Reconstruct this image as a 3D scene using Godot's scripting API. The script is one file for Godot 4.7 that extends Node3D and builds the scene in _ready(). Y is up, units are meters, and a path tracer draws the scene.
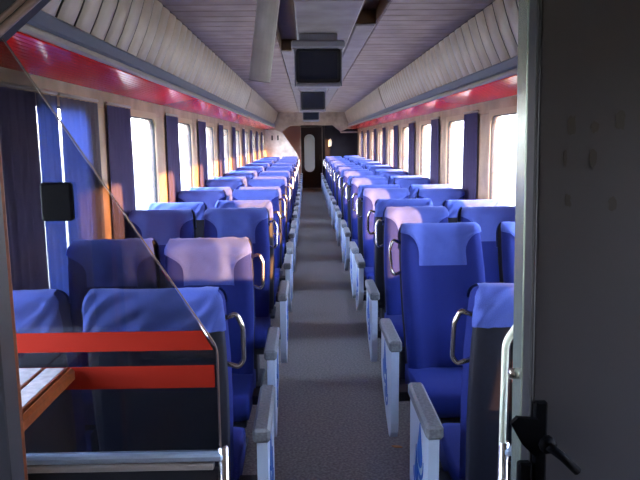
extends Node3D

# ------------------------------------------------------------------ layout (metres; the aisle runs along -z, the coach centre line is x = 0)
const CAM := Vector3(-0.145, 1.65, 0.0)
const FOCAL := 660.0
const WALL := 1.44          # inner face of the side walls
const CEIL := 2.5
const PITCH := 1.79         # one bay of facing seats / one window
const ROWS := 10           # seat rows facing the camera on each side
const PART_Z := -1.70       # glass partition
const END_Z := -20.75       # far partition
const DOOR_Z := -22.9

var M := {}
var used := {}
var rng := RandomNumberGenerator.new()

# ------------------------------------------------------------------ bookkeeping helpers
func numbered(called: String) -> String:
	if not used.has(called):
		used[called] = 0
		return called
	used[called] += 1
	return "%s_%03d" % [called, used[called]]

func tag(o: Node, label: String, category: String, group := "") -> Node:
	o.set_meta("label", label)
	o.set_meta("category", category)
	if group != "":
		o.set_meta("group", group)
	return o

func thing(called: String, label: String, category: String, at := Vector3.ZERO, turn := 0.0, group := "") -> Node3D:
	var o := Node3D.new()
	o.name = numbered(called)
	add_child(o)
	o.position = at
	o.rotation.y = turn
	tag(o, label, category, group)
	return o

func setting(called: String) -> Node3D:
	var o := Node3D.new()
	o.name = called
	add_child(o)
	o.set_meta("kind", "structure")
	return o

func obj(called: String, st: SurfaceTool, m: Material, parent: Node = null) -> MeshInstance3D:
	st.generate_normals()
	var o := MeshInstance3D.new()
	o.mesh = st.commit()
	o.material_override = m
	o.cast_shadow = GeometryInstance3D.SHADOW_CASTING_SETTING_ON
	if parent == null:
		o.name = numbered(called)
		add_child(o)
	else:
		o.name = called
		parent.add_child(o, true)
	return o

func reuse(called: String, mesh: Mesh, m: Material, parent: Node, at: Vector3) -> MeshInstance3D:
	var o := MeshInstance3D.new()
	o.mesh = mesh
	o.material_override = m
	o.name = called
	parent.add_child(o, true)
	o.position = at
	return o

func sk(smooth := false) -> SurfaceTool:
	var st := SurfaceTool.new()
	st.begin(Mesh.PRIMITIVE_TRIANGLES)
	st.set_smooth_group(0 if smooth else -1)
	return st

# ------------------------------------------------------------------ shapes
func tri(st: SurfaceTool, a: Vector3, b: Vector3, c: Vector3) -> void:
	st.add_vertex(a); st.add_vertex(b); st.add_vertex(c)

func quad(st: SurfaceTool, a: Vector3, b: Vector3, c: Vector3, d: Vector3) -> void:
	tri(st, a, b, c); tri(st, a, c, d)

# chamfered box
func cbox(st: SurfaceTool, c: Vector3, s: Vector3, bev := 0.006, b := Basis()) -> void:
	var h := s * 0.5
	var e := minf(bev, minf(h.x, minf(h.y, h.z)) * 0.98)
	var P := func(sx, sy, sz, ax) -> Vector3:
		var v := Vector3(sx * (h.x - (0.0 if ax == 0 else e)), sy * (h.y - (0.0 if ax == 1 else e)), sz * (h.z - (0.0 if ax == 2 else e)))
		return c + b * v
	for s1 in [-1, 1]:
		var q = [P.call(s1, -1, -1, 0), P.call(s1, 1, -1, 0), P.call(s1, 1, 1, 0), P.call(s1, -1, 1, 0)]
		if s1 > 0: q.reverse()
		quad(st, q[0], q[3], q[2], q[1])
		q = [P.call(-1, s1, -1, 1), P.call(1, s1, -1, 1), P.call(1, s1, 1, 1), P.call(-1, s1, 1, 1)]
		if s1 < 0: q.reverse()
		quad(st, q[0], q[1], q[2], q[3])
		q = [P.call(-1, -1, s1, 2), P.call(1, -1, s1, 2), P.call(1, 1, s1, 2), P.call(-1, 1, s1, 2)]
		if s1 > 0: q.reverse()
		quad(st, q[0], q[1], q[2], q[3])
	for s1 in [-1, 1]:
		for s2 in [-1, 1]:
			var flip: bool = s1 * s2 > 0
			var q = [P.call(s1, s2, -1, 0), P.call(s1, s2, 1, 0), P.call(s1, s2, 1, 1), P.call(s1, s2, -1, 1)]
			if flip: q.reverse()
			quad(st, q[0], q[1], q[2], q[3])
			q = [P.call(s1, -1, s2, 2), P.call(s1, 1, s2, 2), P.call(s1, 1, s2, 0), P.call(s1, -1, s2, 0)]
			if flip: q.reverse()
			quad(st, q[0], q[1], q[2], q[3])
			q = [P.call(-1, s1, s2, 1), P.call(1, s1, s2, 1), P.call(1, s1, s2, 2), P.call(-1, s1, s2, 2)]
			if flip: q.reverse()
			quad(st, q[0], q[1], q[2], q[3])
			for s3 in [-1, 1]:
				var a = P.call(s1, s2, s3, 0); var bb = P.call(s1, s2, s3, 1); var cc = P.call(s1, s2, s3, 2)
				if s1 * s2 * s3 > 0: tri(st, a, cc, bb)
				else: tri(st, a, bb, cc)

func boxes(called: String, list: Array, m: Material, parent: Node = null, bev := 0.006) -> MeshInstance3D:
	var st := sk()
	for q in list:
		cbox(st, q[0], q[1], bev)
	return obj(called, st, m, parent)

# box given by its two corners
func span(st: SurfaceTool, a: Vector3, b: Vector3, bev := 0.003) -> void:
	cbox(st, (a + b) * 0.5, (b - a).abs(), bev)

func spanned(called: String, a: Vector3, b: Vector3, m: Material, parent: Node = null, bev := 0.003) -> MeshInstance3D:
	var st := sk()
	span(st, a, b, bev)
	return obj(called, st, m, parent)

# polygon in the plane (u, v) extruded by depth along w
func prism(st: SurfaceTool, poly: PackedVector2Array, o: Vector3, u: Vector3, v: Vector3, w: Vector3, depth: float) -> void:
	var pts := poly.duplicate()
	if Geometry2D.is_polygon_clockwise(pts): pts.reverse()
	var idx := Geometry2D.triangulate_polygon(pts)
	var P := func(i: int, d: float) -> Vector3: return o + u * pts[i].x + v * pts[i].y + w * d
	for k in range(0, idx.size(), 3):
		tri(st, P.call(idx[k], depth), P.call(idx[k + 2], depth), P.call(idx[k + 1], depth))
		tri(st, P.call(idx[k], 0.0), P.call(idx[k + 1], 0.0), P.call(idx[k + 2], 0.0))
	var n := pts.size()
	for i in n:
		var j := (i + 1) % n
		quad(st, P.call(i, 0.0), P.call(i, depth), P.call(j, depth), P.call(j, 0.0))

# band between two loops of equal length, extruded by depth
func ring(st: SurfaceTool, outer: PackedVector2Array, inner: PackedVector2Array, o: Vector3, u: Vector3, v: Vector3, w: Vector3, depth: float) -> void:
	var n := outer.size()
	var P := func(p: Vector2, d: float) -> Vector3: return o + u * p.x + v * p.y + w * d
	for i in n:
		var j := (i + 1) % n
		quad(st, P.call(outer[i], depth), P.call(outer[j], depth), P.call(inner[j], depth), P.call(inner[i], depth))
		quad(st, P.call(outer[i], 0.0), P.call(inner[i], 0.0), P.call(inner[j], 0.0), P.call(outer[j], 0.0))
		quad(st, P.call(outer[i], 0.0), P.call(outer[j], 0.0), P.call(outer[j], depth), P.call(outer[i], depth))
		quad(st, P.call(inner[i], 0.0), P.call(inner[i], depth), P.call(inner[j], depth), P.call(inner[j], 0.0))

func round_rect(w: float, h: float, r: float, steps := 5) -> PackedVector2Array:
	var out := PackedVector2Array()
	for c in 4:
		var cx := (w * 0.5 - r) * (1 if c in [0, 3] else -1)
		var cy := (h * 0.5 - r) * (1 if c in [0, 1] else -1)
		for k in steps + 1:
			var a := (c + float(k) / steps) * PI / 2
			out.append(Vector2(cx + cos(a) * r, cy + sin(a) * r))
	return out

func tube(st: SurfaceTool, pts: Array, r: float, sides := 8) -> void:
	var rings := []
	var up := Vector3(0.13, 0.31, 0.94).normalized()
	for i in pts.size():
		var a: Vector3 = pts[maxi(i - 1, 0)]
		var b: Vector3 = pts[mini(i + 1, pts.size() - 1)]
		var d := (b - a).normalized()
		var s := d.cross(up).normalized()
		var t := d.cross(s).normalized()
		var loop := []
		for k in sides:
			var an := TAU * k / sides
			loop.append(pts[i] + (s * cos(an) + t * sin(an)) * r)
		rings.append(loop)
	loft(st, rings, true)

func loft(st: SurfaceTool, rings: Array, caps := true) -> void:
	var n: int = rings[0].size()
	for i in rings.size() - 1:
		for k in n:
			var j := (k + 1) % n
			quad(st, rings[i][k], rings[i + 1][k], rings[i + 1][j], rings[i][j])
	if caps:
		for e in [0, rings.size() - 1]:
			var c := Vector3.ZERO
			for p in rings[e]: c += p
			c /= n
			for k in n:
				var j := (k + 1) % n
				if e == 0: tri(st, c, rings[e][k], rings[e][j])
				else: tri(st, c, rings[e][j], rings[e][k])

func sheet(st: SurfaceTool, rows: Array) -> void:
	for i in rows.size() - 1:
		for k in rows[i].size() - 1:
			quad(st, rows[i][k], rows[i][k + 1], rows[i + 1][k + 1], rows[i + 1][k])

# rounds the corners of a polyline
func soft(pts: Array, r: float, steps := 4) -> Array:
	var out := [pts[0]]
	for i in range(1, pts.size() - 1):
		var p: Vector3 = pts[i]
		var a: Vector3 = p + (pts[i - 1] - p).normalized() * r
		var b: Vector3 = p + (pts[i + 1] - p).normalized() * r
		for k in steps + 1:
			var t := float(k) / steps
			out.append(a.lerp(p, t).lerp(p.lerp(b, t), t))
	out.append(pts[-1])
	return out

# ------------------------------------------------------------------ materials
func noise_tex(seed_: int, freq: float, lo: Color, hi: Color, oct := 3, size := 256, kind := FastNoiseLite.TYPE_SIMPLEX_SMOOTH) -> ImageTexture:
	var n := FastNoiseLite.new()
	n.seed = seed_
	n.frequency = freq
	n.fractal_octaves = oct
	n.noise_type = kind
	var src := n.get_seamless_image(size, size)
	var im := Image.create(size, size, false, Image.FORMAT_RGB8)
	for y in size:
		for x in size:
			im.set_pixel(x, y, lo.lerp(hi, src.get_pixel(x, y).r))
	return ImageTexture.create_from_image(im)

func mat(c: Color, rough := 0.6, metal := 0.0, tex: Texture2D = null, scale := 1.0, spec := 0.5) -> StandardMaterial3D:
	var m := StandardMaterial3D.new()
	m.albedo_color = c
	m.roughness = rough
	m.metallic = metal
	m.metallic_specular = spec
	if tex != null:
		m.albedo_texture = tex
		m.uv1_triplanar = true
		m.uv1_world_triplanar = true
		m.uv1_scale = Vector3.ONE * scale
	return m

func make_materials() -> void:
	var fine := noise_tex(3, 0.09, Color(0.74, 0.74, 0.74), Color(1, 1, 1), 4)
	var blotch := noise_tex(9, 0.018, Color(0.78, 0.76, 0.74), Color(1, 1, 1), 5)
	var weave := noise_tex(21, 0.22, Color(0.62, 0.62, 0.66), Color(1, 1, 1), 2)
	var carpet := noise_tex(33, 0.12, Color(0.55, 0.53, 0.52), Color(1, 1, 1), 5)
	M.fabric = mat(Color(0.185, 0.235, 0.55), 0.85, 0, weave, 6.0, 0.3)
	M.fabric.rim_enabled = true; M.fabric.rim = 0.35; M.fabric.rim_tint = 0.7
	M.cover = mat(Color(0.4, 0.48, 0.82), 0.8, 0, weave, 5.0, 0.3)
	M.cover.rim_enabled = true; M.cover.rim = 0.4; M.cover.rim_tint = 0.5
	M.shell = mat(Color(0.085, 0.09, 0.15), 0.55, 0, fine, 2.0)
	M.pedestal = mat(Color(0.13, 0.13, 0.16), 0.6)
	M.arm_cap = mat(Color(0.56, 0.56, 0.55), 0.5, 0, fine, 3.0)
	M.arm_panel = mat(Color(0.8, 0.83, 0.86), 0.35)
	M.logo = mat(Color(0.05, 0.36, 0.72), 0.4)
	M.chrome = mat(Color(0.8, 0.77, 0.74), 0.25, 1.0)
	M.steel = mat(Color(0.62, 0.67, 0.72), 0.35, 0.35)
	M.jamb = mat(Color(0.56, 0.6, 0.55), 0.25, 0.65)
	M.floor = mat(Color(0.6, 0.56, 0.52), 0.34, 0, carpet, 1.6, 0.4)
	M.wall = mat(Color(0.72, 0.6, 0.49), 0.5, 0, blotch, 0.7)
	M.cream = mat(Color(0.9, 0.86, 0.8), 0.5, 0, blotch, 0.7)
	M.ceiling = mat(Color(0.63, 0.56, 0.54), 0.6, 0, blotch, 0.6)
	M.ceiling_b = mat(Color(0.67, 0.6, 0.57), 0.6, 0, blotch, 0.6)
	M.panel = mat(Color(0.62, 0.59, 0.6), 0.5, 0, blotch, 0.6)
	M.slat = mat(Color(0.69, 0.6, 0.53), 0.38, 0, blotch, 0.8)
	M.groove = mat(Color(0.24, 0.2, 0.18), 0.8)
	M.rail = mat(Color(0.4, 0.42, 0.5), 0.4, 0.3)
	M.rail_light = mat(Color(0.66, 0.62, 0.58), 0.4, 0.2)
	M.red = mat(Color(0.85, 0.12, 0.05), 0.14, 0, null, 1.0, 0.15)
	M.red_film = mat(Color(0.54, 0.12, 0.06), 0.6, 0, null, 1.0, 0.2)
	M.frame = mat(Color(0.7, 0.58, 0.45), 0.4)
	M.gasket = mat(Color(0.07, 0.07, 0.08), 0.6)
	M.glass = mat(Color(0.9, 0.95, 1.0, 0.06), 0.02)
	M.glass.transparency = BaseMaterial3D.TRANSPARENCY_ALPHA
	M.tint = mat(Color(0.03, 0.04, 0.07, 0.42), 0.02)
	M.tint.transparency = BaseMaterial3D.TRANSPARENCY_ALPHA
	M.glass_edge = mat(Color(0.9, 0.92, 0.8), 0.25)  # cream tone holds the sunlit look of the dark-door-side edge
	M.curtain = mat(Color(0.36, 0.33, 0.46), 0.9, 0, weave, 4.0, 0.2)
	M.curtain.backlight_enabled = true; M.curtain.backlight = Color(0.05, 0.045, 0.1)
	M.curtain.cull_mode = BaseMaterial3D.CULL_DISABLED
	M.sheer = mat(Color(0.56, 0.52, 0.53), 0.9, 0, weave, 4.0, 0.2)
	M.sheer.backlight_enabled = true; M.sheer.backlight = Color(0.3, 0.46, 0.85)
	M.sheer.cull_mode = BaseMaterial3D.CULL_DISABLED
	M.brown = mat(Color(0.36, 0.24, 0.13), 0.6, 0, blotch, 2.0)
	M.wood = mat(Color(0.5, 0.25, 0.1), 0.4, 0, fine, 2.0)
	M.laminate = mat(Color(0.74, 0.71, 0.68), 0.35, 0, fine, 1.5)
	M.dark = mat(Color(0.14, 0.14, 0.17), 0.55, 0, blotch, 0.6)
	M.black = mat(Color(0.03, 0.03, 0.04), 0.6, 0, null, 1.0, 0.15)
	M.screen = mat(Color(0.14, 0.15, 0.2), 0.15)
	M.bezel = mat(Color(0.045, 0.045, 0.055), 0.4)
	M.housing = mat(Color(0.55, 0.54, 0.57), 0.45)
	M.diffuser = mat(Color(0.88, 0.85, 0.82), 0.4, 0, blotch, 0.9)
	M.moulding = mat(Color(0.42, 0.33, 0.29), 0.45)
	M.door = mat(Color(0.27, 0.265, 0.275), 0.38)
	M.smudge = mat(Color(0.225, 0.2, 0.18), 0.5)
	M.end_panel = mat(Color(0.1, 0.09, 0.11), 0.7, 0, null, 1.0, 0.2)
	M.end_door = mat(Color(0.17, 0.14, 0.14), 0.5)
	M.pink = mat(Color(0.66, 0.54, 0.5), 0.5)
	M.frost = mat(Color(0.78, 0.9, 0.93, 0.55), 0.5)
	M.frost.transparency = BaseMaterial3D.TRANSPARENCY_ALPHA
	M.ground = mat(Color(0.7, 0.66, 0.52), 0.9, 0, blotch, 0.05)
	M.leaf = mat(Color(0.72, 0.46, 0.22), 0.7)

# ------------------------------------------------------------------ seats
const SEAT_TOP := 1.17
const HALF_W := 0.232

func back_half_width(y: float) -> float:
	var w := HALF_W - 0.012 * clampf((0.75 - y) / 0.35, 0, 1)
	w -= 0.012 * clampf((y - 0.95) / 0.22, 0, 1)
	if y > SEAT_TOP - 0.05:
		var t := (y - (SEAT_TOP - 0.05)) / 0.05
		w -= 0.02 * (1.0 - sqrt(maxf(0.0, 1.0 - t * t)))
	return w

func recline(y: float) -> float:
	return -0.215 - 0.095 * (y - 0.4) / (SEAT_TOP - 0.4)

# front (side = 1) or rear (side = -1) surface of the backrest
func back_z(x: float, y: float, side: int, grow := 0.0) -> float:
	var hw := back_half_width(y) + grow
	var q := clampf(absf(x) / hw, 0, 1)
	var k := 1.0
	var r := 0.055
	if y > SEAT_TOP - r:
		var t := clampf((y - (SEAT_TOP - r)) / (r + grow), 0, 1)
		k = sqrt(maxf(0.0, 1.0 - t * t))
	var e := 1.0
	if q > 0.84:
		var t2 := (q - 0.84) / 0.16
		e = sqrt(maxf(0.0, 1.0 - t2 * t2))
	var z := 0.0
	if side > 0:
		z = (0.05 + 0.04 * smoothstep(0.42, 0.78, q)) * (0.62 + 0.38 * e) + grow
		z += 0.018 * exp(-pow((y - 0.62) / 0.12, 2.0)) * (1.0 - q)
	else:
		z = -(0.045 * (0.3 + 0.7 * e) + grow)
	return recline(y) + z * k

func back_rows(y0: float, y1: float, n: int) -> Array:
	var ys := []
	for i in n: ys.append(lerpf(y0, y1 - 0.055, float(i) / (n - 1)))
	for a in [25, 45, 62, 76, 86]: ys.append(y1 - 0.055 + 0.055 * sin(deg_to_rad(a)))
	return ys

func backrest_mesh() -> SurfaceTool:
	var st := sk(true)
	var rings := []
	for y in back_rows(0.36, SEAT_TOP, 9):
		var hw := back_half_width(y)
		var loop := []
		var n := 15
		for i in n:
			var x := hw * -cos(PI * i / (n - 1))
			loop.append(Vector3(x, y, back_z(x, y, 1)))
		for i in range(1, 6):
			var x := lerpf(hw, -hw, i / 6.0)
			loop.append(Vector3(x, y, recline(y) - 0.012))
		rings.append(loop)
	loft(st, rings, true)
	return st

func shell_mesh() -> SurfaceTool:
	var st := sk(true)
	var rings := []
	for y in back_rows(0.30, SEAT_TOP - 0.004, 7):
		var hw := back_half_width(y) - 0.002
		var loop := []
		var n := 11
		for i in n:
			var x := hw * cos(PI * i / (n - 1))
			loop.append(Vector3(x, y, back_z(x, y, -1)))
		for i in range(1, 5):
			loop.append(Vector3(lerpf(-hw, hw, i / 5.0), y, recline(y) - 0.010))
		rings.append(loop)
	loft(st, rings, true)
	return st

func cover_mesh(rear_drop: float) -> SurfaceTool:
	var st := sk(true)
	var path := []   # [y, side, half width share]
	var low := SEAT_TOP - 0.235
	for i in 12:
		var y := lerpf(low, SEAT_TOP - 0.055, i / 11.0)
		var t := clampf((y - (SEAT_TOP - 0.17)) / 0.11, 0, 1)
		var share := lerpf(0.56, 1.0, 1.0 - sqrt(maxf(0.0, 1.0 - t * t)))
		path.append([y, 1, share])
	for a in [25, 45, 62, 76, 88]: path.append([SEAT_TOP - 0.055 + 0.06 * sin(deg_to_rad(a)), 1, 1.0])
	for a in [76, 62, 45, 25, 0]: path.append([SEAT_TOP - 0.055 + 0.06 * sin(deg_to_rad(a)), -1, 1.0])
	for i in 4: path.append([SEAT_TOP - 0.055 - rear_drop * (i + 1) / 4.0, -1, 1.0])
	var nz := FastNoiseLite.new()
	nz.seed = 5
	nz.frequency = 9.0
	var rows := []
	for q in path:
		var y: float = q[0]
		var hw := (back_half_width(minf(y, SEAT_TOP - 0.001)) + 0.005) * float(q[2])
		var row := []
		for i in 25:
			var x := hw * -cos(PI * i / 24.0)
			var z := back_z(x, y, q[1], 0.006)
			# creases that run slantwise over the cloth
			var cr := nz.get_noise_2d(x * 2.2 + (y - SEAT_TOP) * 1.4, (y - SEAT_TOP) * 0.35) * 0.011
			if q[1] < 0: cr = cr * 0.6 + 0.011 * maxf(0.0, sin((x * 0.8 + (y - SEAT_TOP) * 0.9 + 0.02 * sin(x * 31.0)) * 95.0))
			row.append(Vector3(x, y + (absf(cr) * 0.3 if y > SEAT_TOP - 0.05 else 0.0), z + absf(cr) * q[1]))
		rows.append(row)
	sheet(st, rows)
	return st

func cushion_mesh() -> SurfaceTool:
	var st := sk(true)
	var rings := []
	# side profile swept across the width
	var prof := [Vector2(-0.22, 0.30), Vector2(-0.24, 0.36), Vector2(-0.23, 0.43), Vector2(-0.1, 0.435), Vector2(0.08, 0.452), Vector2(0.2, 0.46), Vector2(0.25, 0.452), Vector2(0.278, 0.42), Vector2(0.272, 0.36), Vector2(0.235, 0.315), Vector2(0.1, 0.30)]
	for i in 11:
		var u := -cos(PI * i / 10.0)
		var k := 1.0 - 0.16 * pow(absf(u), 8.0)
		var dip := 0.014 * (1.0 - u * u)
		var loop := []
		for p in prof:
			var y: float = 0.37 + (p.y - 0.37) * k - (dip if p.y > 0.42 else 0.0)
			loop.append(Vector3(u * 0.225, y, 0.02 + (p.x - 0.02) * (0.98 if absf(u) > 0.9 else 1.0)))
		rings.append(loop)
	loft(st, rings, true)
	return st

func drop_outline(cx: float, cy: float, r: float, tail: float, lean := 0.0) -> PackedVector2Array:
	var out := PackedVector2Array()
	for k in 15:
		var a := lerpf(-PI * 1.18, PI * 0.18, k / 14.0)
		out.append(Vector2(cx + cos(a) * r, cy + sin(a) * r))
	out.append(Vector2(cx + lean, cy + tail))
	return out

func swirl_outline(cx: float, cy: float, r: float, thick: float) -> PackedVector2Array:
	var a := PackedVector2Array()
	var b := PackedVector2Array()
	for k in 12:
		var t := k / 11.0
		var an := lerpf(PI * 0.95, PI * 2.05, t)
		var w := thick * sin(PI * clampf(t, 0.03, 0.97))
		a.append(Vector2(cx + cos(an) * (r + w), cy + sin(an) * (r + w)))
		b.append(Vector2(cx + cos(an) * (r - w), cy + sin(an) * (r - w)))
	b.reverse()
	a.append_array(b)
	return a

# aisle: +1 / -1 = local side with the armrest panel and the grab handle, 0 = window seat
func make_seat(aisle: int, lean := 0.0) -> Node3D:
	var t := thing("train_seat", "seat", "seat")
	obj("backrest", backrest_mesh(), M.fabric, t)
	obj("back_shell", shell_mesh(), M.shell, t)
	var cv := obj("headrest_cover", cover_mesh(0.075), M.cover, t)
	cv.set_meta("label", "lighter blue cloth headrest cover")
	if lean != 0.0:
		for c in t.get_children():
			var piv := Vector3(0, 0.42, -0.22)
			var bs := Basis(Vector3.RIGHT, deg_to_rad(-lean))
			c.transform = Transform3D(bs, piv - bs * piv)
	obj("cushion", cushion_mesh(), M.fabric, t)
	var p := sk()
	cbox(p, Vector3(0, 0.285, 0.0), Vector3(0.42, 0.04, 0.42), 0.008)
	cbox(p, Vector3(0, 0.15, -0.02), Vector3(0.3, 0.25, 0.2), 0.01)
	cbox(p, Vector3(0, 0.015, -0.02), Vector3(0.36, 0.03, 0.36), 0.008)
	obj("pedestal", p, M.pedestal, t)
	if aisle != 0:
		var s := float(aisle)
		var arm := Node3D.new()
		arm.name = "armrest"
		t.add_child(arm)
		var prof := PackedVector2Array([Vector2(-0.25, 0.615), Vector2(0.165, 0.615), Vector2(0.162, 0.26), Vector2(0.15, 0.21), Vector2(0.125, 0.178), Vector2(0.08, 0.172), Vector2(-0.03, 0.225), Vector2(-0.17, 0.31), Vector2(-0.235, 0.36), Vector2(-0.25, 0.41)])
		var st := sk()
		prism(st, prof, Vector3(s * 0.315 if s > 0 else s * 0.353, 0, 0), Vector3(0, 0, 1), Vector3(0, 1, 0), Vector3(1, 0, 0), 0.038)
		var pn := obj("side_panel", st, M.arm_panel, arm)
		pn.set_meta("label", "white armrest panel with blue water drops")
		st = sk()
		cbox(st, Vector3(s * 0.332, 0.635, -0.042), Vector3(0.062, 0.052, 0.435), 0.01)
		obj("arm_cap", st, M.arm_cap, arm)
		st = sk()
		cbox(st, Vector3(s * 0.272, 0.33, -0.05), Vector3(0.1, 0.05, 0.12), 0.006)
		obj("bracket", st, M.pedestal, arm)
		# printed water drops on the aisle face
		st = sk()
		var face := s * 0.3535 if s > 0 else s * 0.3555
		for d in [drop_outline(-0.08, 0.47, 0.05, 0.13), drop_outline(-0.01, 0.36, 0.034, 0.09), swirl_outline(-0.078, 0.462, 0.078, 0.009), swirl_outline(-0.01, 0.352, 0.058, 0.008)]:
			prism(st, d, Vector3(face, 0, 0), Vector3(0, 0, 1), Vector3(0, 1, 0), Vector3(1, 0, 0), 0.002)
		obj("water_drop_print", st, M.logo, arm)
		# grab handle on the aisle corner of the backrest
		st = sk(true)
		var y1 := 1.085
		var y0 := 0.905
		var x0 := s * 0.205
		tube(st, soft([Vector3(x0, y1 - 0.02, recline(y1) + 0.0), Vector3(s * 0.262, y1, recline(y1) + 0.004), Vector3(s * 0.282, y1 - 0.045, recline(y1) + 0.008), Vector3(s * 0.28, y0 + 0.01, recline(y0) + 0.012), Vector3(s * 0.262, y0 - 0.012, recline(y0) + 0.006), Vector3(x0, y0 + 0.01, recline(y0))], 0.012), 0.0092, 8)
		var gh := obj("grab_handle", st, M.chrome, t)
		if lean != 0.0: gh.transform = t.get_node("backrest").transform
		# shared armrest towards the window seat
		st = sk()
		cbox(st, Vector3(-s * 0.25, 0.625, -0.03), Vector3(0.036, 0.045, 0.4), 0.01)
		cbox(st, Vector3(-s * 0.25, 0.5, -0.2), Vector3(0.034, 0.26, 0.06), 0.01)
		obj("middle_armrest", st, M.pedestal, t)
	return t

const ORD := ["first", "second", "third", "fourth", "fifth", "sixth", "seventh", "eighth", "ninth", "tenth", "eleventh"]

func place_seats() -> void:
	var protos := {}
	for k in ROWS:
		for side in [-1, 1]:
			for facing in [1, -1]:          # 1 faces the camera end, -1 faces the far door
				for col in [0, 1]:          # 0 at the aisle, 1 at the window
					# the first bay stands by itself, then back-to-back pairs follow at the window pitch
					var z := 0.0
					var lean := 0.0
					if k == 0:
						z = -2.42 if facing < 0 else (-3.27 if side < 0 else -3.22)
						if facing > 0: lean = -8.0 if side < 0 else 16.0
					else:
						z = -(4.37 + PITCH * (k - 1)) if facing > 0 else -(5.52 + PITCH * (k - 1))
					var x: float = side * (0.635 if col == 0 else (1.175 if side < 0 else 1.16)) - (0.015 if col == 0 else 0.0)
					if k == 0 and facing > 0 and col == 0: x -= 0.02
					var kind: int = 0 if col == 1 else -side * facing
					var key := "%d %.0f" % [kind, lean]
					var o: Node3D
					if protos.has(key):
						o = protos[key].duplicate()
						o.name = numbered("train_seat")
						add_child(o)
					else:
						o = make_seat(kind, lean)
						protos[key] = o
					o.position = Vector3(x, 0, z)
					o.rotation.y = 0.0 if facing > 0 else PI
					var h := 1.0
					if k == 0 and facing > 0: h = 0.965 if side < 0 else 1.045
					elif k > 0: h = 1.0 + rng.randf_range(-0.008, 0.008)
					o.scale = Vector3(1, h, 1)
					o.rotation.y += rng.randf_range(-0.012, 0.012)
					tag(o, "blue %s seat facing %s, %s such row from partition, %s side" % ["aisle" if col == 0 else "window", "dark door" if facing > 0 else "oval-window door", ORD[k], "counter" if side < 0 else "dark-door"], "seat", "blue coach seats in rows")

# ------------------------------------------------------------------ curtains
func curtain_mesh(width: float, top: float, bottom: float, seed_: int, flare: float) -> SurfaceTool:
	var st := sk(true)
	var r := RandomNumberGenerator.new()
	r.seed = seed_
	var ph := r.randf() * TAU
	var folds := maxf(3.0, roundf(width / 0.085))
	var cols := int(folds * 8)
	var rows := []
	for j in 9:
		var v := j / 8.0
		var y := lerpf(top, bottom, v)
		var row := []
		var w := width * (1.0 + flare * sin(v * 1.7 + 0.1) * 0.5)
		for i in cols + 1:
			var u := float(i) / cols
			var a := u * folds * TAU + ph + 0.5 * sin(u * 9.0 + ph * 2.0)
			var amp := 0.0115 + 0.0025 * sin(u * 7.0 + ph)
			row.append(Vector3(sin(a) * amp * minf(1.0, 7.0 * minf(u, 1.0 - u)) * (0.75 + 0.25 * v), y, (u - 0.5) * w + cos(a) * 0.012 * v * sin(PI * u)))
		rows.append(row)
	sheet(st, rows)
	return st

func curtain(z_near: float, z_far: float, side: int, m: Material, label: String, seed_: int, group := "") -> void:
	var w := absf(z_far - z_near)
	z_near = -absf(z_near)
	z_far = -absf(z_far)
	var t := thing("curtain", label, "curtain", Vector3(side * (WALL - 0.018), 0, (z_near + z_far) * 0.5), 0.0, group)
	obj("cloth", curtain_mesh(w, 1.885, 0.72, seed_, 0.12 if group != "" else 0.0), m, t)
	var st := sk(true)
	tube(st, [Vector3(0, 1.9, -w * 0.5 + 0.004), Vector3(0, 1.9, w * 0.5 - 0.004)], 0.009, 6)
	obj("curtain_rail", st, M.rail_light, t)

# ------------------------------------------------------------------ the shell of the coach
const WIN_LOW := 0.82
const WIN_TOP := 1.865
const WIN_W := 1.32

func window_far(k: int) -> float:
	return -(3.98 + PITCH * k)

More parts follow.
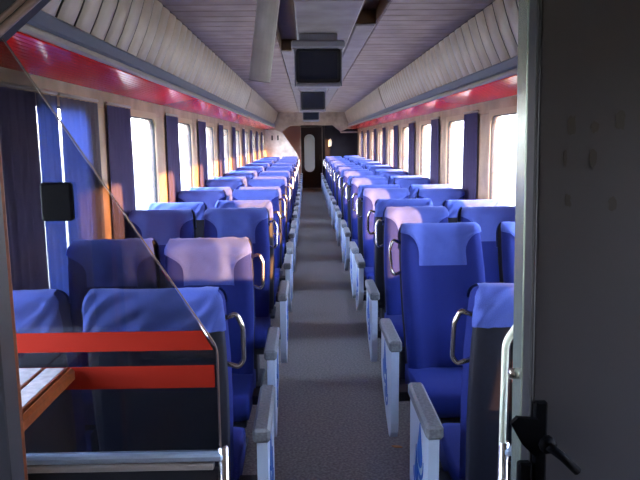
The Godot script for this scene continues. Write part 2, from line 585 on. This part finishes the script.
func build_side(side: int) -> void:
	var nm := "left" if side < 0 else "right"
	var w := setting("wall_" + nm)
	var xa := side * WALL
	var xb := side * (WALL + 0.1)
	var z0 := 1.6
	var z1 := -24.6
	spanned("lower_panel", Vector3(xa, -0.05, z0), Vector3(xb, WIN_LOW, z1), M.wall, w)
	spanned("header_panel", Vector3(xa, WIN_TOP, z0), Vector3(xb, 2.75, z1), M.wall, w)
	var edges := []
	# the eleven saloon windows (the partition stands across the first) and one beyond the far door
	for k in range(-1, 10): edges.append([window_far(k) + WIN_W, window_far(k)])
	if side < 0: edges.append([-23.2, -24.2])
	var at := z0
	for e in edges:
		spanned("pier", Vector3(xa, WIN_LOW, at), Vector3(xb, WIN_TOP, e[0]), M.wall, w)
		at = e[1]
	spanned("pier", Vector3(xa, WIN_LOW, at), Vector3(xb, WIN_TOP, z1), M.wall, w)
	var n := 0
	for e in edges:
		n += 1
		var win := setting("window_%d" % (n + (0 if side < 0 else 12)))
		var wd := absf(e[1] - e[0])
		var hh := WIN_TOP - WIN_LOW
		win.position = Vector3(side * (WALL + 0.02), (WIN_LOW + WIN_TOP) * 0.5, (e[0] + e[1]) * 0.5)
		var st := sk()
		ring(st, round_rect(wd + 0.05, hh + 0.05, 0.03), round_rect(wd - 0.05, hh - 0.05, 0.09), Vector3(-side * 0.024, 0, 0), Vector3(0, 0, 1), Vector3(0, 1, 0), Vector3(side, 0, 0), 0.012)
		obj("window_frame", st, M.frame, win)
		st = sk()
		ring(st, round_rect(wd - 0.002, hh - 0.002, 0.04), round_rect(wd - 0.07, hh - 0.07, 0.085), Vector3(-side * 0.01, 0, 0), Vector3(0, 0, 1), Vector3(0, 1, 0), Vector3(side, 0, 0), 0.03)
		obj("window_gasket", st, M.gasket, win)
		st = sk()
		cbox(st, Vector3.ZERO, Vector3(0.006, hh - 0.07, wd - 0.07), 0.001)
		obj("pane", st, M.glass, win)
	# heater duct along the foot of the wall
	var bb := setting("baseboard_" + nm)
	spanned("heater_duct", Vector3(xa, 0.0, -1.75), Vector3(side * (WALL - 0.03), 0.2, END_Z), M.rail_light, bb, 0.008)

func build_racks() -> void:
	for side in [-1, 1]:
		var t := thing("luggage_rack", "ribbed luggage locker with red underside along the %s windows" % ("counter-side" if side < 0 else "dark-door-side"), "luggage rack", Vector3(0, 0, 0))
		var p0 := Vector2(1.035, 2.492)
		var p1 := Vector2(1.165, 2.15)
		var dirv := (p1 - p0).normalized()
		var nrm := Vector2(dirv.y, -dirv.x)   # towards the aisle
		if nrm.x > 0: nrm = -nrm
		var ln := p0.distance_to(p1)
		# dark backing behind the joints
		var st := sk()
		var poly := PackedVector2Array([p0 + Vector2(0.02, 0.0), p1 + Vector2(0.022, 0.0), Vector2(WALL - 0.002, 2.1), Vector2(WALL - 0.002, 2.49)])
		prism(st, poly, Vector3(0, 0, PART_Z - 0.05), Vector3(side, 0, 0), Vector3(0, 1, 0), Vector3(0, 0, -1), absf(END_Z - PART_Z) - 0.1)
		obj("locker_body", st, M.groove, t)
		# ribbed fronts: one curved slat after the other
		var pitch := 0.215
		var count := 43
		st = sk(true)
		var rows := []
		for j in 9:
			var a := j / 8.0
			var bulge := sin(PI * a) * 0.01
			if j == 0 or j == 8: bulge = -0.008
			var row := []
			for i in 5:
				var q: Vector2 = p0.lerp(p1, i / 4.0) + nrm * (bulge + 0.012 * sin(PI * i / 4.0))
				row.append(Vector3(side * q.x, q.y, -(0.014 + (pitch - 0.028) * a)))
			rows.append(row)
		sheet(st, rows)
		st.generate_normals()
		var mesh := st.commit()
		for i in count:
			reuse("slat", mesh, M.slat, t, Vector3(0, 0, PART_Z - 0.06 - pitch * i))
		var zs := PART_Z - 0.06 - pitch * count
		# plain fronts in the far half of the coach
		var seg := 4
		for i in seg:
			var za := lerpf(zs, END_Z + 0.06, float(i) / seg)
			var zb := lerpf(zs, END_Z + 0.06, float(i + 1) / seg)
			st = sk()
			var pp := PackedVector2Array([p0, p0 + nrm * 0.012, p0.lerp(p1, 0.5) + nrm * 0.022, p1 + nrm * 0.012, p1])
			prism(st, pp, Vector3(0, 0, za - 0.006), Vector3(side, 0, 0), Vector3(0, 1, 0), Vector3(0, 0, -1), absf(zb - za) - 0.012)
			obj("front_panel", st, M.slat, t)
		# rim
		st = sk()
		span(st, Vector3(side * 1.135, 2.075, PART_Z - 0.05), Vector3(side * 1.2, 2.148, END_Z + 0.05), 0.012)
		obj("rim_rail", st, M.rail, t)
		st = sk()
		span(st, Vector3(side * 1.125, 2.035, PART_Z - 0.05), Vector3(side * 1.19, 2.07, END_Z + 0.05), 0.01)
		obj("rim_trim", st, M.rail_light, t)
		# red underside with fine ribs running along the coach
		st = sk()
		var ribs := PackedVector2Array()
		var nr := 12
		for i in nr:
			var a := Vector2(1.14, 2.03).lerp(Vector2(WALL - 0.002, 1.972), float(i) / nr)
			var b := Vector2(1.14, 2.03).lerp(Vector2(WALL - 0.002, 1.972), float(i + 1) / nr)
			ribs.append(a)
			ribs.append(a.lerp(b, 0.15) + Vector2(0, -0.0025))
			ribs.append(a.lerp(b, 0.85) + Vector2(0, -0.0025))
		ribs.append(Vector2(WALL - 0.002, 2.03))
		ribs.append(Vector2(1.14, 2.033))
		prism(st, ribs, Vector3(0, 0, PART_Z - 0.05), Vector3(side, 0, 0), Vector3(0, 1, 0), Vector3(0, 0, -1), absf(END_Z - PART_Z) - 0.1)
		var un := obj("underside", st, M.red, t)
		un.set_meta("label", "glossy red ribbed underside")

func build_ceiling() -> void:
	var c := setting("ceiling")
	spanned("roof_skin", Vector3(-WALL, 2.66, 1.6), Vector3(WALL, 2.72, -24.6), M.dark, c)
	# cross planks either side of the lamp troughs
	var pitch := 0.2
	var count := 46
	for side in [-1, 1]:
		var meshes := []
		for v in 2:
			var st := sk()
			cbox(st, Vector3(side * 0.715, 2.51, -pitch * 0.5), Vector3(0.655, 0.022, pitch - 0.012), 0.007)
			st.generate_normals()
			meshes.append(st.commit())
		for i in count:
			reuse("plank", meshes[i % 2], M.ceiling if i % 2 == 0 else M.ceiling_b, c, Vector3(0, 0, PART_Z - 0.05 - pitch * i))
		var zs := PART_Z - 0.05 - pitch * count
		spanned("plank_backing", Vector3(side * 0.39, 2.525, PART_Z), Vector3(side * 1.04, 2.545, zs), M.groove, c)
		spanned("smooth_panel", Vector3(side * 0.388, 2.497, zs - 0.01), Vector3(side * 1.043, 2.53, END_Z), M.ceiling_b, c, 0.006)
		# lamp trough
		var x0 := 0.222
		var x1 := 0.382
		var zt := -5.07 if side > 0 else -6.5
		var st2 := sk()
		span(st2, Vector3(side * x0, 2.6, PART_Z), Vector3(side * x1, 2.615, zt), 0.002)
		span(st2, Vector3(side * (x0 - 0.004), 2.5, PART_Z), Vector3(side * (x0 + 0.006), 2.6, zt), 0.002)
		span(st2, Vector3(side * (x1 - 0.006), 2.5, PART_Z), Vector3(side * (x1 + 0.004), 2.6, zt), 0.002)
		span(st2, Vector3(side * x0, 2.5, zt), Vector3(side * x1, 2.6, zt - 0.012), 0.002)
		obj("lamp_trough", st2, M.brown, c)
		st2 = sk()
		span(st2, Vector3(side * (x0 + 0.004), 2.485, zt - 0.014), Vector3(side * (x1 - 0.004), 2.515, zs), 0.01)
		span(st2, Vector3(side * (x0 + 0.004), 2.492, zs - 0.01), Vector3(side * (x1 - 0.004), 2.52, END_Z), 0.01)
		obj("trough_cover", st2, M.panel, c)
	# centre spine in lengths
	var zc := PART_Z
	while zc > END_Z + 0.1:
		var ze := maxf(zc - 2.4, END_Z)
		spanned("centre_panel", Vector3(-0.215, 2.47, zc - 0.004), Vector3(0.215, 2.53, ze + 0.004), M.panel, c, 0.012)
		zc = ze
	# entrance lobby ceilings
	spanned("lobby_ceiling", Vector3(-WALL, 2.3, 1.6), Vector3(WALL, 2.36, PART_Z + 0.05), M.cream, c)
	spanned("far_lobby_ceiling", Vector3(-WALL, 2.2, END_Z - 0.05), Vector3(WALL, 2.26, -24.6), M.ceiling_b, c)

func header_polygon() -> PackedVector2Array:
	return PackedVector2Array([Vector2(-WALL, 1.985), Vector2(-1.1, 1.985), Vector2(-0.9, 1.9), Vector2(-0.66, 2.1), Vector2(0.66, 2.1), Vector2(0.9, 1.9), Vector2(1.1, 1.985), Vector2(WALL, 1.985), Vector2(WALL, 2.66), Vector2(-WALL, 2.66)])

func glass_polygon(side: int) -> PackedVector2Array:
	var out := PackedVector2Array()
	for p in [Vector2(0.395, 0.815), Vector2(0.395, 1.105), Vector2(0.905, 1.92), Vector2(1.09, 1.98), Vector2(WALL, 1.98), Vector2(WALL, 0.815)]:
		out.append(Vector2(p.x * side, p.y))
	return out

func build_partition() -> void:
	var h := setting("wall_partition_header")
	var st := sk()
	prism(st, header_polygon(), Vector3(0, 0, PART_Z - 0.03), Vector3(1, 0, 0), Vector3(0, 1, 0), Vector3(0, 0, 1), 0.06)
	obj("header_panel", st, M.dark, h)
	# moulding round the passage, two profiles
	for q in [[0.0, 0.011], [0.026, 0.008]]:
		st = sk(true)
		var o: float = q[0]
		tube(st, [Vector3(-WALL + 0.01, 1.985 - o, PART_Z + 0.03), Vector3(-1.1, 1.98 - o, PART_Z + 0.03), Vector3(-0.9, 1.905 + o, PART_Z + 0.03), Vector3(-0.66 + o * 0.2, 2.1 + o, PART_Z + 0.03), Vector3(0.66, 2.1 + o, PART_Z + 0.03), Vector3(0.9, 1.905 + o, PART_Z + 0.03), Vector3(1.1, 1.98 - o, PART_Z + 0.03), Vector3(WALL - 0.01, 1.985 - o, PART_Z + 0.03)], q[1], 8)
		obj("moulding", st, M.moulding, h)
	for side in [-1, 1]:
		var t := thing("glass_partition", "smoked glass screen with slanted edge and red stripes %s" % ("above the wooden-edged counter" if side < 0 else "behind the dark door"), "partition", Vector3(side * 0.9, 0, PART_Z))
		var off := Vector3(-side * 0.9, 0, 0)
		st = sk()
		prism(st, glass_polygon(side), off + Vector3(0, 0, -0.004), Vector3(1, 0, 0), Vector3(0, 1, 0), Vector3(0, 0, 1), 0.008)
		var g := obj("pane", st, M.tint, t)
		# polished edge; dark-door side in a creamy sunlit tone put into its colour
		st = sk(true)
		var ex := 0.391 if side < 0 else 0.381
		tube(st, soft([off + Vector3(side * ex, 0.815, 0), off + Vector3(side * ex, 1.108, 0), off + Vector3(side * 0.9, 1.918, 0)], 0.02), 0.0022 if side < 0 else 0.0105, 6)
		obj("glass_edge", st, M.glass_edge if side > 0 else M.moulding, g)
		# red stripes on the pane
		for b in [[1.155, 1.102], [1.06, 0.998]]:
			st = sk()
			var xe: float = 0.4 if b[0] < 1.1 else 0.402
			var up: float = 0.4 if b[0] < 1.1 else 0.43
			prism(st, PackedVector2Array([Vector2(side * xe, b[1]), Vector2(side * up, b[0]), Vector2(side * (WALL - 0.005), b[0]), Vector2(side * (WALL - 0.005), b[1])]), off + Vector3(0, 0, 0.0045), Vector3(1, 0, 0), Vector3(0, 1, 0), Vector3(0, 0, 1), 0.0015)
			obj("red_stripe", st, M.red_film, g)
		# rails and lower panel
		st = sk()
		span(st, off + Vector3(side * 0.385, 0.79, -0.018), off + Vector3(side * WALL, 0.812, 0.02), 0.006)
		obj("top_rail", st, M.steel, t)
		st = sk()
		span(st, off + Vector3(side * 0.41, 0.765, -0.014), off + Vector3(side * WALL, 0.784, 0.016), 0.004)
		obj("lower_rail", st, M.rail_light, t)
		st = sk(true)
		tube(st, [off + Vector3(side * 0.385, 0.0, 0), off + Vector3(side * 0.385, 0.825, 0)], 0.014, 10)
		obj("corner_post", st, M.chrome, t)
		st = sk()
		span(st, off + Vector3(side * 0.4, 0.0, -0.012), off + Vector3(side * WALL, 0.764, 0.01), 0.003)
		obj("lower_panel", st, M.dark, t)
	# small black box fixed to the pane
	st = sk()
	cbox(st, Vector3(0, 0, 0.0), Vector3(0.08, 0.098, 0.022), 0.006)
	var bx := obj("black_box", st, M.black)
	bx.position = Vector3(-0.78, 1.502, PART_Z + 0.017)
	tag(bx, "small black box fixed on the smoked glass screen above the counter", "box")

func build_lobby() -> void:
	# left jamb wall of the doorway
	var wl := setting("wall_doorway")
	spanned("jamb_panel", Vector3(-0.83, 0, -1.26), Vector3(-0.752, 2.3, -1.322), M.dark, wl)
	spanned("jamb_trim", Vector3(-0.766, 0, -1.322), Vector3(-0.75, 2.3, -1.334), M.wood, wl, 0.005)
	spanned("lintel", Vector3(-0.765, 2.06, -1.26), Vector3(WALL, 2.3, -1.32), M.dark, wl)
	var wb := setting("wall_back")
	spanned("back_panel", Vector3(-WALL, 0, 1.5), Vector3(WALL, 2.3, 1.6), M.cream, wb)
	# counter between the doorway and the partition
	var c := thing("counter", "grey counter with wooden edge strips against the smoked glass screen", "counter", Vector3(-1.1, 1.03, -1.5))
	var xr := 0.336
	spanned("top_panel", Vector3(-0.34, 0.0, 0.18), Vector3(xr - 0.085, 0.034, -0.185), M.laminate, c, 0.003)
	spanned("inlay", Vector3(xr - 0.084, 0.0, 0.18), Vector3(xr - 0.08, 0.0345, -0.185), M.wood, c, 0.001)
	spanned("front_strip", Vector3(xr - 0.079, 0.0, 0.18), Vector3(xr - 0.026, 0.033, -0.185), M.laminate, c, 0.003)
	spanned("inlay", Vector3(xr - 0.025, 0.0, 0.18), Vector3(xr - 0.02, 0.0345, -0.185), M.wood, c, 0.001)
	spanned("nosing", Vector3(xr - 0.019, -0.004, 0.18), Vector3(xr, 0.034, -0.185), M.wood, c, 0.008)
	var st := sk(true)
	tube(st, soft([Vector3(xr - 0.05, 0.0, 0.1), Vector3(xr - 0.08, -0.1, 0.1), Vector3(xr - 0.4, -0.25, 0.1)], 0.04), 0.008, 8)
	obj("bracket", st, M.steel, c)
	st = sk()
	span(st, Vector3(-0.3, -1.03, 0.15), Vector3(-0.05, -0.002, -0.17), 0.006)
	obj("cabinet", st, M.dark, c)
	# small thing lying on the counter
	var k := thing("small_dark_object", "small dark object with a red end lying on the counter", "small object", Vector3(-0.985, 1.064, -1.6), 0.5)
	st = sk(true)
	tube(st, [Vector3(-0.03, 0.0125, 0), Vector3(-0.028, 0.0125, 0), Vector3(0.025, 0.0125, 0)], 0.0125, 10)
	obj("body", st, M.black, k)
	st = sk(true)
	tube(st, [Vector3(0.0255, 0.0115, 0), Vector3(0.05, 0.0115, 0)], 0.0115, 10)
	obj("red_end", st, M.red_film, k)
	# dark door leaf
	var d := setting("door_1")
	d.position = Vector3(0.326, 0, -1.29)
	d.rotation.z = 0.018
	spanned("leaf", Vector3(0.006, 0.02, 0), Vector3(1.1, 2.05, -0.04), M.door, d, 0.006)
	st = sk()
	span(st, Vector3(0.0, 0.02, 0.004), Vector3(0.009, 2.05, -0.044), 0.003)
	obj("seal", st, M.gasket, d)
	st = sk()
	span(st, Vector3(0.0, 0.02, -0.046), Vector3(0.05, 2.05, -0.115), 0.006)
	obj("edge_profile", st, M.jamb, d)
	# scuffs on the leaf: irregular thin stains
	st = sk()
	rng.seed = 77
	for q in [[577, 128, 0.011, 0.024], [600, 131, 0.01, 0.014], [625, 126, 0.012, 0.024], [571, 160, 0.006, 0.022], [599, 162, 0.009, 0.026], [575, 203, 0.009, 0.018], [620, 209, 0.01, 0.02]]:
		var px: float = (q[0] - 540.0) / 660.0 * 1.3
		var py: float = 1.65 - (q[1] - 140.0) / 660.0 * 1.3
		var poly := PackedVector2Array()
		for i in 14:
			var a := TAU * i / 14.0
			var rr := rng.randf_range(0.55, 1.0)
			poly.append(Vector2(px + cos(a) * q[2] * rr, py + sin(a) * q[3] * rr))
		prism(st, poly, Vector3(0, 0, 0.0001), Vector3(1, 0, 0), Vector3(0, 1, 0), Vector3(0, 0, 1), 0.0006)
	var sm := obj("stains", st, M.smudge, d)
	sm.set_meta("label", "brownish finger stains")
	# lock and lever
	st = sk()
	span(st, Vector3(0.008, 0.86, 0.0), Vector3(0.036, 1.115, 0.014), 0.004)
	var lock := obj("lock_plate", st, M.black, d)
	st = sk(true)
	tube(st, [Vector3(0.03, 1.03, 0.02), Vector3(0.032, 1.028, 0.035)], 0.018, 10)
	tube(st, [Vector3(0.03, 1.03, 0.035), Vector3(0.06, 1.005, 0.036), Vector3(0.092, 0.972, 0.034)], 0.0095, 8)
	obj("lever", st, M.black, lock)
	st = sk()
	prism(st, PackedVector2Array([Vector2(-0.044, 1.075), Vector2(-0.03, 1.088), Vector2(0.012, 1.083), Vector2(0.03, 1.02), Vector2(0.008, 1.0), Vector2(-0.02, 1.03)]), Vector3(0, 0, 0.014), Vector3(1, 0, 0), Vector3(0, 1, 0), Vector3(0, 0, 1), 0.012)
	obj("latch_hook", st, M.black, lock)
	st = sk()
	span(st, Vector3(-0.024, 0.9, 0.0), Vector3(0.004, 0.985, 0.02), 0.004)
	obj("keeper", st, M.black, lock)
	st = sk(true)
	tube(st, [Vector3(-0.018, 1.145, -0.075), Vector3(0.002, 1.145, -0.075)], 0.012, 10)
	obj("strike", st, M.chrome, lock)

func build_end() -> void:
	var h := setting("wall_end_header")
	var st := sk()
	prism(st, header_polygon(), Vector3(0, 0, END_Z - 0.03), Vector3(1, 0, 0), Vector3(0, 1, 0), Vector3(0, 0, 1), 0.06)
	obj("header_panel", st, M.slat, h)
	# white panel with slanted edge on the table side
	var t := thing("end_screen", "white panel with a slanted edge and two dark coat hooks", "partition", Vector3(-0.9, 0, END_Z + 0.06))
	var off := Vector3(0.9, 0, 0)
	st = sk()
	prism(st, PackedVector2Array([Vector2(-0.4, 0), Vector2(-0.4, 1.12), Vector2(-0.47, 1.26), Vector2(-0.9, 1.88), Vector2(-1.12, 1.97), Vector2(-WALL, 1.97), Vector2(-WALL, 0)]), off, Vector3(1, 0, 0), Vector3(0, 1, 0), Vector3(0, 0, 1), 0.025)
	obj("panel", st, M.cream, t)
	for x in [-1.22, -1.04]:
		st = sk()
		cbox(st, off + Vector3(x, 1.73, 0.032), Vector3(0.045, 0.15, 0.014), 0.004)
		cbox(st, off + Vector3(x, 1.68, 0.055), Vector3(0.03, 0.03, 0.04), 0.004)
		obj("coat_hook", st, M.black, t)
	# dark panel on the other side with a small white sign
	var wr := setting("wall_end_right")
	spanned("dark_panel", Vector3(0.42, 0, END_Z - 0.05), Vector3(WALL, 2.2, END_Z - 0.1), M.end_panel, wr)
	spanned("edge_trim", Vector3(0.9, 1.86, END_Z + 0.03), Vector3(WALL, 1.9, END_Z - 0.04), M.slat, wr)
	st = sk()
	prism(st, PackedVector2Array([Vector2(-0.05, -0.12), Vector2(0.05, -0.1), Vector2(0.06, 0.06), Vector2(0.02, 0.13), Vector2(-0.04, 0.08)]), Vector3.ZERO, Vector3(1, 0, 0), Vector3(0, 1, 0), Vector3(0, 0, 1), 0.006)
	var sg := obj("notice", st, M.cream)
	sg.position = Vector3(0.57, 1.56, END_Z - 0.049)
	tag(sg, "small white notice on the dark end panel beside the oval-window door", "notice")
	# end wall and door
	var we := setting("wall_end")
	spanned("side_panel", Vector3(-WALL, 0, DOOR_Z), Vector3(-0.36, 2.2, DOOR_Z - 0.06), M.pink, we)
	spanned("side_panel", Vector3(0.38, 0, DOOR_Z), Vector3(WALL, 2.2, DOOR_Z - 0.06), M.dark, we)
	spanned("top_panel", Vector3(-0.36, 2.1, DOOR_Z), Vector3(0.38, 2.2, DOOR_Z - 0.06), M.dark, we)
	var d := setting("door_2")
	d.position = Vector3(0.01, 0, DOOR_Z)
	var cx := -0.07
	var cy := 1.205
	var oval := round_rect(0.375, 1.3, 0.186, 7)
	var outer := PackedVector2Array()
	for p in oval:
		outer.append(Vector2(clampf(p.x * 10.0, -0.36 - cx, 0.36 - cx), clampf(p.y * 10.0, 0.005 - cy, 2.09 - cy)))
	st = sk()
	ring(st, outer, oval, Vector3(cx, cy, -0.045), Vector3(1, 0, 0), Vector3(0, 1, 0), Vector3(0, 0, 1), 0.04)
	obj("leaf", st, M.end_door, d)
	st = sk()
	ring(st, round_rect(0.41, 1.335, 0.203, 7), round_rect(0.36, 1.285, 0.179, 7), Vector3(cx, cy, -0.006), Vector3(1, 0, 0), Vector3(0, 1, 0), Vector3(0, 0, 1), 0.014)
	obj("oval_frame", st, M.gasket, d)
	st = sk()
	prism(st, round_rect(0.37, 1.295, 0.184, 7), Vector3(cx, cy, -0.028), Vector3(1, 0, 0), Vector3(0, 1, 0), Vector3(0, 0, 1), 0.006)
	obj("oval_pane", st, M.frost, d)
	st = sk(true)
	tube(st, [Vector3(0.29, 0.95, 0.0), Vector3(0.29, 0.95, 0.04), Vector3(0.29, 1.15, 0.04), Vector3(0.29, 1.15, 0.0)], 0.012, 8)
	obj("door_handle", st, M.chrome, d)
	var wg := setting("wall_gangway")
	spanned("gangway_panel", Vector3(-WALL, 0, -24.5), Vector3(WALL, 2.2, -24.6), M.cream, wg)

func build_monitors() -> void:
	var where := ["first ceiling monitor from the dark door, beside the hanging strip", "second ceiling monitor from the dark door, under the ribbed ceiling's end", "third ceiling monitor from the dark door, nearest the oval-window door"]
	var zs := [-5.3, -9.9, -14.9]
	for i in 3:
		var t := thing("ceiling_monitor", where[i], "monitor", Vector3(-0.048, 2.225, zs[i]), 0.0, "ceiling monitors along the aisle")
		var st := sk()
		cbox(st, Vector3(0, 0.0, -0.11), Vector3(0.35, 0.25, 0.2), 0.02)
		obj("case", st, M.bezel, t)
		st = sk()
		ring(st, round_rect(0.345, 0.255, 0.018), round_rect(0.3, 0.21, 0.012), Vector3(0, 0, -0.012), Vector3(1, 0, 0), Vector3(0, 1, 0), Vector3(0, 0, 1), 0.016)
		obj("bezel", st, M.bezel, t)
		st = sk()
		cbox(st, Vector3(0, 0, -0.008), Vector3(0.306, 0.216, 0.008), 0.002)
		obj("screen", st, M.screen, t)
		st = sk()
		cbox(st, Vector3(0, -0.147, -0.09), Vector3(0.35, 0.03, 0.2), 0.008)
		obj("shelf", st, M.housing, t)
		st = sk()
		cbox(st, Vector3(0, 0.16, -0.1), Vector3(0.42, 0.06, 0.26), 0.012)
		cbox(st, Vector3(0, 0.21, -0.1), Vector3(0.3, 0.068, 0.18), 0.006)
		obj("ceiling_mount", st, M.housing, t)
		for s in [-1, 1]:
			st = sk()
			cbox(st, Vector3(s * 0.183, 0.0, -0.1), Vector3(0.012, 0.31, 0.1), 0.003)
			obj("side_bracket", st, M.housing, t)

func build_hanging_strip() -> void:
	# a lamp cover that has come loose and hangs out of its trough
	var a := Vector3(-0.335, 2.56, -3.92)
	var b := Vector3(-0.421, 2.0, -4.0)
	var t := thing("loose_lamp_cover", "loose grey lamp cover strip hanging down from the ceiling trough", "lamp cover", b)
	var down := (b - a).normalized()
	var ln := a.distance_to(b)
	var across := Vector3(1, 0, 0) - down * down.x
	across = across.normalized()
	var out := across.cross(down).normalized()
	if out.z < 0: out = -out
	var st := sk()
	var prof := PackedVector2Array()
	var hw := 0.064
	for k in 9:
		var an := PI * k / 8.0
		prof.append(Vector2(cos(an) * hw, sin(an) * 0.022))
	for k in 9:
		var an := PI - PI * k / 8.0
		prof.append(Vector2(cos(an) * (hw - 0.004), sin(an) * 0.018 - 0.001))
	prism(st, prof, Vector3.ZERO, across, out, -down, ln)
	obj("strip", st, M.diffuser, t)
	st = sk()
	var cap := PackedVector2Array()
	for k in 9:
		var an := PI * k / 8.0
		cap.append(Vector2(cos(an) * (hw + 0.001), sin(an) * 0.023 - 0.002))
	prism(st, cap, down * 0.006, across, out, -down, 0.006)
	obj("end_cap", st, M.panel, t)

func build_outside() -> void:
	var g := setting("ground")
	spanned("field", Vector3(-300, -1.3, 300), Vector3(300, -1.2, -300), M.ground, g)

# ------------------------------------------------------------------
func _ready() -> void:
	# camera
	var cam := Camera3D.new()
	cam.name = "camera"
	add_child(cam)
	cam.keep_aspect = Camera3D.KEEP_HEIGHT
	cam.fov = rad_to_deg(2.0 * atan(240.0 / FOCAL))
	var pitch := -atan((240.0 - 140.0) / FOCAL)
	var yaw := -atan((320.0 - 308.0) / (FOCAL / cos(pitch)))
	cam.basis = Basis(Vector3.UP, yaw) * Basis(Vector3.RIGHT, pitch) * Basis(Vector3.BACK, deg_to_rad(-0.6))
	cam.position = CAM
	cam.near = 0.02
	cam.far = 900.0
	cam.current = true
	# sky
	var env := Environment.new()
	env.background_mode = Environment.BG_SKY
	var sky := Sky.new()
	var sm := ProceduralSkyMaterial.new()
	sm.sky_top_color = Color(0.66, 0.78, 1.0)
	sm.sky_horizon_color = Color(0.97, 0.97, 1.0)
	sm.ground_horizon_color = Color(0.8, 0.82, 0.82)
	sm.ground_bottom_color = Color(0.6, 0.6, 0.56)
	sm.sky_energy_multiplier = 1.0
	sky.sky_material = sm
	env.sky = sky
	env.background_energy_multiplier = 1.0
	env.tonemap_mode = Environment.TONE_MAPPER_LINEAR
	env.tonemap_exposure = 42.0
	env.sdfgi_enabled = true
	env.ssao_enabled = true
	env.ssil_enabled = true
	var we := WorldEnvironment.new()
	we.name = "world_environment"
	we.environment = env
	add_child(we)
	# low warm sun from the dark-door side, a little behind the camera
	var sun := DirectionalLight3D.new()
	sun.name = "sun"
	add_child(sun)
	var el := deg_to_rad(7.0)
	var az := deg_to_rad(40.0)
	var dir := Vector3(-cos(az) * cos(el), -sin(el), -sin(az) * cos(el))
	sun.look_at_from_position(Vector3.ZERO, dir, Vector3.UP)
	sun.light_color = Color(1.0, 0.7, 0.4)
	sun.light_energy = 0.3
	sun.light_angular_distance = 0.8
	sun.shadow_enabled = true
	sun.shadow_blur = 1.0

	rng.seed = 4
	make_materials()
	build_outside()
	var fl := setting("floor")
	spanned("floor_cover", Vector3(-WALL, -0.06, 1.6), Vector3(WALL, 0.0, -24.6), M.floor, fl)
	build_side(-1)
	build_side(1)
	build_ceiling()
	build_racks()
	build_partition()
	build_lobby()
	build_end()
	place_seats()
	# curtains: one gathered at the near edge of each window
	for k in 10:
		for side in [-1, 1]:
			var zf := window_far(k)
			var zn := zf + WIN_W
			var which := "counter" if side < 0 else "dark-door"
			if k == 0 and side < 0:
				curtain(3.51, 4.14, side, M.sheer, "backlit pale blue curtain over the first window, beside the bright gap", 50)
				curtain(3.208, 3.475, side, M.sheer, "narrow backlit blue curtain over the first window, behind the smoked glass", 60)
				curtain(2.42, 3.2, side, M.curtain, "dark navy curtain behind the smoked glass screen above the counter", 61)
			else:
				if k == 0: rng.randf()
				curtain(zn + 0.12, zn - (0.72 if k == 0 else 0.44) - rng.randf_range(-0.05, 0.05), side, M.curtain, "dark navy pleated curtain at %s window from partition, %s side" % [ORD[k], which], k * 2 + side + 100, "gathered navy curtains")  # unseen first dark-door-side curtain widened to block sun on the seats
	build_monitors()
	build_hanging_strip()
	# dry leaf on the aisle floor
	var st := sk()
	prism(st, PackedVector2Array([Vector2(-0.028, 0), Vector2(-0.01, 0.014), Vector2(0.012, 0.012), Vector2(0.03, 0.001), Vector2(0.01, -0.013), Vector2(-0.012, -0.01)]), Vector3.ZERO, Vector3(1, 0, 0.3), Vector3(-0.3, 0.1, 1), Vector3(0, 1, 0), 0.004)
	var lf := obj("dry_leaf", st, M.leaf)
	lf.position = Vector3(0.32, 0.002, -3.36)
	tag(lf, "small brown dry leaf lying on the aisle floor", "leaf")
